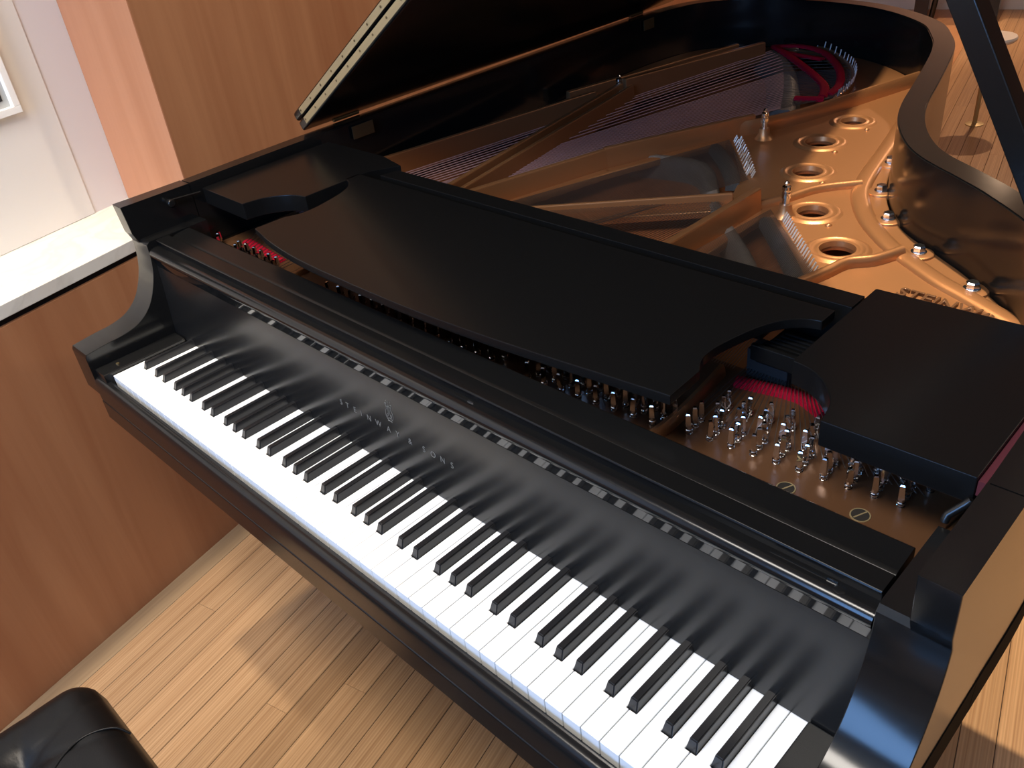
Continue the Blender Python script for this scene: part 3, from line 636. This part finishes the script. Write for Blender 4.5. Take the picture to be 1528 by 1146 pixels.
# ---- lid
LA = math.radians(33.0); HX, HZ = -0.121, 0.2465
def lidpt(s, y, h): return (HX + s * math.cos(LA) - h * math.sin(LA), y, HZ + s * math.sin(LA) + h * math.cos(LA))
def lid_mesh(name, poly, h0, h1, bev):
    bm = bmesh.new(); A = [bm.verts.new(lidpt(s, y, h0)) for s, y in poly]; B = [bm.verts.new(lidpt(s, y, h1)) for s, y in poly]; n = len(poly)
    bm.faces.new(A); bm.faces.new(B)
    for i in range(n): bm.faces.new((A[i], A[(i + 1) % n], B[(i + 1) % n], B[i]))
    bmesh.ops.recalc_face_normals(bm, faces=bm.faces); bevel_sharp(bm, bev, 3, 50); return finish(bm, name, 35)
lo = []
for i, p in enumerate(OUT):
    a = Vector(OUT[max(i - 1, 0)]); b = Vector(OUT[min(i + 1, len(OUT) - 1)]); t = (b - a).normalized(); q = Vector(p) - Vector((t.y, -t.x)) * 0.016
    lo.append((q.x - HX, q.y))
lidpoly = [(0.0, 0.545)] + [(max(s, 0.0), y) for s, y in lo if y > 0.56 and not (s < 0.003 and y < 1.4)] + [(1.435, 0.545)]
lid = part('lid', lid_mesh('lid', lidpoly, 0.0, 0.019, 0.004), 'lacquer')
part('lid_flap', lid_mesh('lid_flap', [(-0.004, 0.545), (1.438, 0.545), (1.436, 0.90), (-0.004, 0.93)], 0.0215, 0.0405, 0.006), 'lacquer', lid)
part('hinge_leaf', lid_mesh('hinge_leaf', [(0.030, 0.5435), (1.41, 0.5435), (1.41, 0.5449), (0.030, 0.5449)], 0.0040, 0.0165, 0), 'brass', lid)
part('hinge_leaf', lid_mesh('hinge_leaf', [(0.030, 0.5435), (1.41, 0.5435), (1.41, 0.5449), (0.030, 0.5449)], 0.0235, 0.0355, 0), 'brass', lid)
bm = bmesh.new()
for k in range(26):
    for h in (0.0108, 0.0298):
        p = Vector(lidpt(0.035 + 0.054 * k, 0.5432, h)); tube_into(bm, [p, p - Vector((0, 0.0006, 0))], 0.0022, 8)
stuff(part('hinge_screws', finish(bm, 'hinge_screws', 40), 'brassdark', lid))
for y0, y1, zt in ((0.628, 0.682, 0.238), (1.605, 1.650, 0.238)):
    part('lid_hinge', box('lid_hinge', -0.0735 - 0.003 * (y0 > 1) * 2, -0.0715 - 0.003 * (y0 > 1) * 2, y0, y1, zt - 0.026, zt, 0.0005), 'brassdark', lid)
    part('hinge_knuckle', tube('hinge_knuckle', [(-0.118, y0 - 0.01, 0.249), (-0.118, y1, 0.249)], 0.0045, 10), 'brassdark', lid)
# ---- lid prop
base = Vector((1.232, 0.700, 0.200)); topp = Vector((0.900, 0.700, 0.775))
t = (topp - base).normalized(); side = Vector((0, 1, 0)); nrm = t.cross(side).normalized()
def propbox(name, a, b, w, d, off=0.0, bev=0.002):
    A = base + t * a + nrm * off; B = base + t * b + nrm * off
    bot = [A + side * sx * w / 2 + nrm * sy * d / 2 for sx, sy in ((-1, -1), (1, -1), (1, 1), (-1, 1))]; top = [B + side * sx * w / 2 + nrm * sy * d / 2 for sx, sy in ((-1, -1), (1, -1), (1, 1), (-1, 1))]
    return hexa(name, bot, top, bev)
prop = part('lid_prop', propbox('lid_prop', 0, 0.66, 0.034, 0.028), 'lacquer')
part('short_stick', propbox('short_stick', 0.03, 0.17, 0.014, 0.006, -0.0165 if nrm.x < 0 else 0.0165, 0.001), 'lacquer', prop)
for k in (0.155, 0.19): part('prop_stud', tube('prop_stud', [base + t * k + nrm * (0.014 if nrm.x > 0 else -0.014), base + t * k + nrm * (0.019 if nrm.x > 0 else -0.019)], 0.006, 12), 'matt', prop)
# ---- legs and pedal lyre under the case
def leg(x, y, z1):
    l = part('leg', hexa('leg', [(x - 0.035, y - 0.035, -OZ + 0.07), (x + 0.035, y - 0.035, -OZ + 0.07), (x + 0.035, y + 0.035, -OZ + 0.07), (x - 0.035, y + 0.035, -OZ + 0.07)],
        [(x - 0.065, y - 0.065, z1), (x + 0.065, y - 0.065, z1), (x + 0.065, y + 0.065, z1), (x - 0.065, y + 0.065, z1)], 0.004), 'lacquer')
    part('caster', tube('caster', [(x - 0.014, y, -OZ + 0.035), (x + 0.014, y, -OZ + 0.035)], 0.035, 20), 'brassdark', l)
    part('caster_fork', box('caster_fork', x - 0.02, x + 0.02, y - 0.02, y + 0.02, -OZ + 0.06, -OZ + 0.071), 'brassdark', l)
leg(0.06, 0.36, -0.049); leg(1.15, 0.36, -0.049); leg(0.33, 1.62, 0.071)
ly = part('pedal_lyre', box('pedal_lyre', 0.47, 0.75, 0.33, 0.40, -OZ + 0.08, -OZ + 0.15, 0.006), 'lacquer')
for x in (0.53, 0.69): part('lyre_post', tube('lyre_post', [(x, 0.365, -OZ + 0.14), (x, 0.365, -0.049)], 0.02, 14), 'lacquer', ly)
for x in (0.55, 0.61, 0.67): part('pedal', prism('pedal', 'x', [(0.33, -OZ + 0.10), (0.25, -OZ + 0.10), (0.22, -OZ + 0.085), (0.22, -OZ + 0.075), (0.25, -OZ + 0.088), (0.33, -OZ + 0.088)], x - 0.014, x + 0.014, 0.003), 'brass', ly)

# ================================================================== piano bench
BX0, BX1, BY0, BY1, BZ = 0.318, 1.12, -0.66, -0.275, -0.232
bench = empty('piano_bench', ((BX0 + BX1) / 2, (BY0 + BY1) / 2, 0), 'black leather piano bench with tufted cushion in front of the keyboard', 'bench')
BO = Vector((0, 0, OZ)) - Vector(bench.location)
buttons = [(BX0 + 0.105 + 0.197 * i, BY0 + 0.110 + 0.145 * j) for i in range(4) for j in range(2)]
def cushion():
    bm = bmesh.new(); nx, ny = 130, 64; th = 0.085; r = 0.045
    segs = []
    for i in range(4):
        for j in range(2):
            b = buttons[i * 2 + j]
            ex = BX0 if i == 0 else (BX1 if i == 3 else None)
            if j == 1: segs.append((b, (b[0] - 0.045, BY1))); segs.append((b, (b[0] + 0.055, BY1)))
            else: segs.append((b, (b[0] - 0.045, BY0))); segs.append((b, (b[0] + 0.055, BY0)))
            if ex is not None: segs.append((b, (ex, b[1] + 0.045)))
            if i < 3:
                n_ = buttons[(i + 1) * 2 + j]; o_ = buttons[i * 2 + 1 - j]; mid = ((b[0] + n_[0]) / 2, (b[1] + o_[1]) / 2); segs.append((b, mid)); segs.append((n_, mid))
    def sd(px, py, a, b):
        dx, dy = b[0] - a[0], b[1] - a[1]; t = max(0, min(1, ((px - a[0]) * dx + (py - a[1]) * dy) / (dx * dx + dy * dy))); return math.hypot(px - a[0] - t * dx, py - a[1] - t * dy), t
    grid = []
    for i in range(nx + 1):
        row = []
        for j in range(ny + 1):
            x = BX0 + (BX1 - BX0) * i / nx; y = BY0 + (BY1 - BY0) * j / ny
            ex = min(x - BX0, BX1 - x); ey = min(y - BY0, BY1 - y)
            dx = max(0, r - ex); dy = max(0, r - ey); d = min(1.0, math.hypot(dx, dy) / r)
            z = -r * (1 - math.sqrt(max(0, 1 - d * d)))
            if d >= 1.0: z = -r
            z -= 0.004 * (1 - min(1, min(ex, ey) / 0.12)) ** 2
            for b in buttons: z -= 0.016 * math.exp(-((x - b[0]) ** 2 + (y - b[1]) ** 2) / (2 * 0.020 ** 2))
            for a, b in segs:
                dd, t_ = sd(x, y, a, b); z -= 0.0038 * (1 - 0.5 * t_) * math.exp(-dd / 0.004)
            # rounded plan corner
            if ex < r and ey < r:
                k = math.hypot(r - ex, r - ey)
                if k > r:
                    f = r / k; x += math.copysign((r - ex) * (1 - f), (BX0 + BX1) / 2 - x); y += math.copysign((r - ey) * (1 - f), (BY0 + BY1) / 2 - y)
            row.append(bm.verts.new((x, y, BZ + z)))
        grid.append(row)
    for i in range(nx):
        for j in range(ny): bm.faces.new((grid[i][j], grid[i + 1][j], grid[i + 1][j + 1], grid[i][j + 1]))
    loop = [grid[i][0] for i in range(nx + 1)] + [grid[nx][j] for j in range(1, ny + 1)] + [grid[i][ny] for i in range(nx - 1, -1, -1)] + [grid[0][j] for j in range(ny - 1, 0, -1)]
    low = [bm.verts.new((v.co.x, v.co.y, BZ - th)) for v in loop]; n = len(loop)
    for i in range(n): bm.faces.new((loop[i], loop[(i + 1) % n], low[(i + 1) % n], low[i]))
    bm.faces.new(low)
    return finish(bm, 'cushion', 60)
cu = link('cushion', cushion(), 'leather', bench, BO)
for b in buttons: link('button', lathe('button', [(0.011, -0.004), (0.010, 0.001), (0.006, 0.0035), (0, 0.0045)], 16, (b[0], b[1], BZ - 0.019), False, 60), 'leather', cu)
link('seam_piping', tube('seam_piping', catmull([(0.474, -0.279, BZ - 0.020), (0.460, -0.290, BZ - 0.008), (0.449, -0.312, BZ - 0.0025), (0.446, -0.335, BZ - 0.0012), (0.455, -0.360, BZ - 0.0010), (0.475, -0.385, BZ - 0.0010), (0.505, -0.405, BZ - 0.002)], 5), 0.0017, 8), 'leather', cu)
link('bench_frame', box('bench_frame', BX0 + 0.02, BX1 - 0.02, BY0 + 0.02, BY1 - 0.02, BZ - 0.165, BZ - 0.0852, 0.003), 'lacquer', bench, BO)
for x in (BX0 + 0.055, BX1 - 0.055):
    for y in (BY0 + 0.055, BY1 - 0.055):
        link('leg', hexa('leg', [(x - 0.016, y - 0.016, -OZ), (x + 0.016, y - 0.016, -OZ), (x + 0.016, y + 0.016, -OZ), (x - 0.016, y + 0.016, -OZ)], [(x - 0.025, y - 0.025, BZ - 0.1652), (x + 0.025, y - 0.025, BZ - 0.1652), (x + 0.025, y + 0.025, BZ - 0.1652), (x - 0.025, y + 0.025, BZ - 0.1652)], 0.002), 'lacquer', bench, BO)

# ================================================================== beyond the piano
tb = empty('pedestal_table', (0.022, 4.00, 0), 'small white round pedestal table standing on the oak floor beyond the piano', 'table')
link('table_top', lathe('table_top', [(0, 0.375), (0.100, 0.375), (0.108, 0.382), (0.110, 0.390), (0.106, 0.398), (0, 0.400)], 48), 'seat', tb)
link('pole', lathe('pole', [(0.010, 0.008), (0.010, 0.375)], 14), 'brass', tb)
link('foot', lathe('foot', [(0.040, 0.0), (0.040, 0.003), (0.012, 0.009), (0.010, 0.012)], 24), 'brass', tb)
DT = empty('console_table', W(0.37, 6.0, 0), 'black narrow console table with thick square legs by the far wall', 'table'); DL = Vector(DT.location)
DP = 0.065
def dbox(name, p0, p1, q0, q1, z0, z1, bev=0.003):
    o = wbox(name, p0 + DP, p1 + DP, q0, q1, z0, z1, 'lacquer', DT, bev); o.location = -DL; return o
dbox('table_top', -0.34, 0.86, 5.82, 6.18, 0.72, 0.77)
for p in (-0.28, 0.735): dbox('leg', p - 0.055, p + 0.055, 5.95, 6.05, 0.0, 0.72)
dbox('centre_post', 0.285, 0.37, 5.96, 6.04, 0.0, 0.72)
o = link('brace', tube('brace', [W(0.455, 6.0, 0.0), W(0.535, 6.0, 0.72)], 0.018, 10), 'lacquer', DT); o.location = -DL
print('strips', NP)
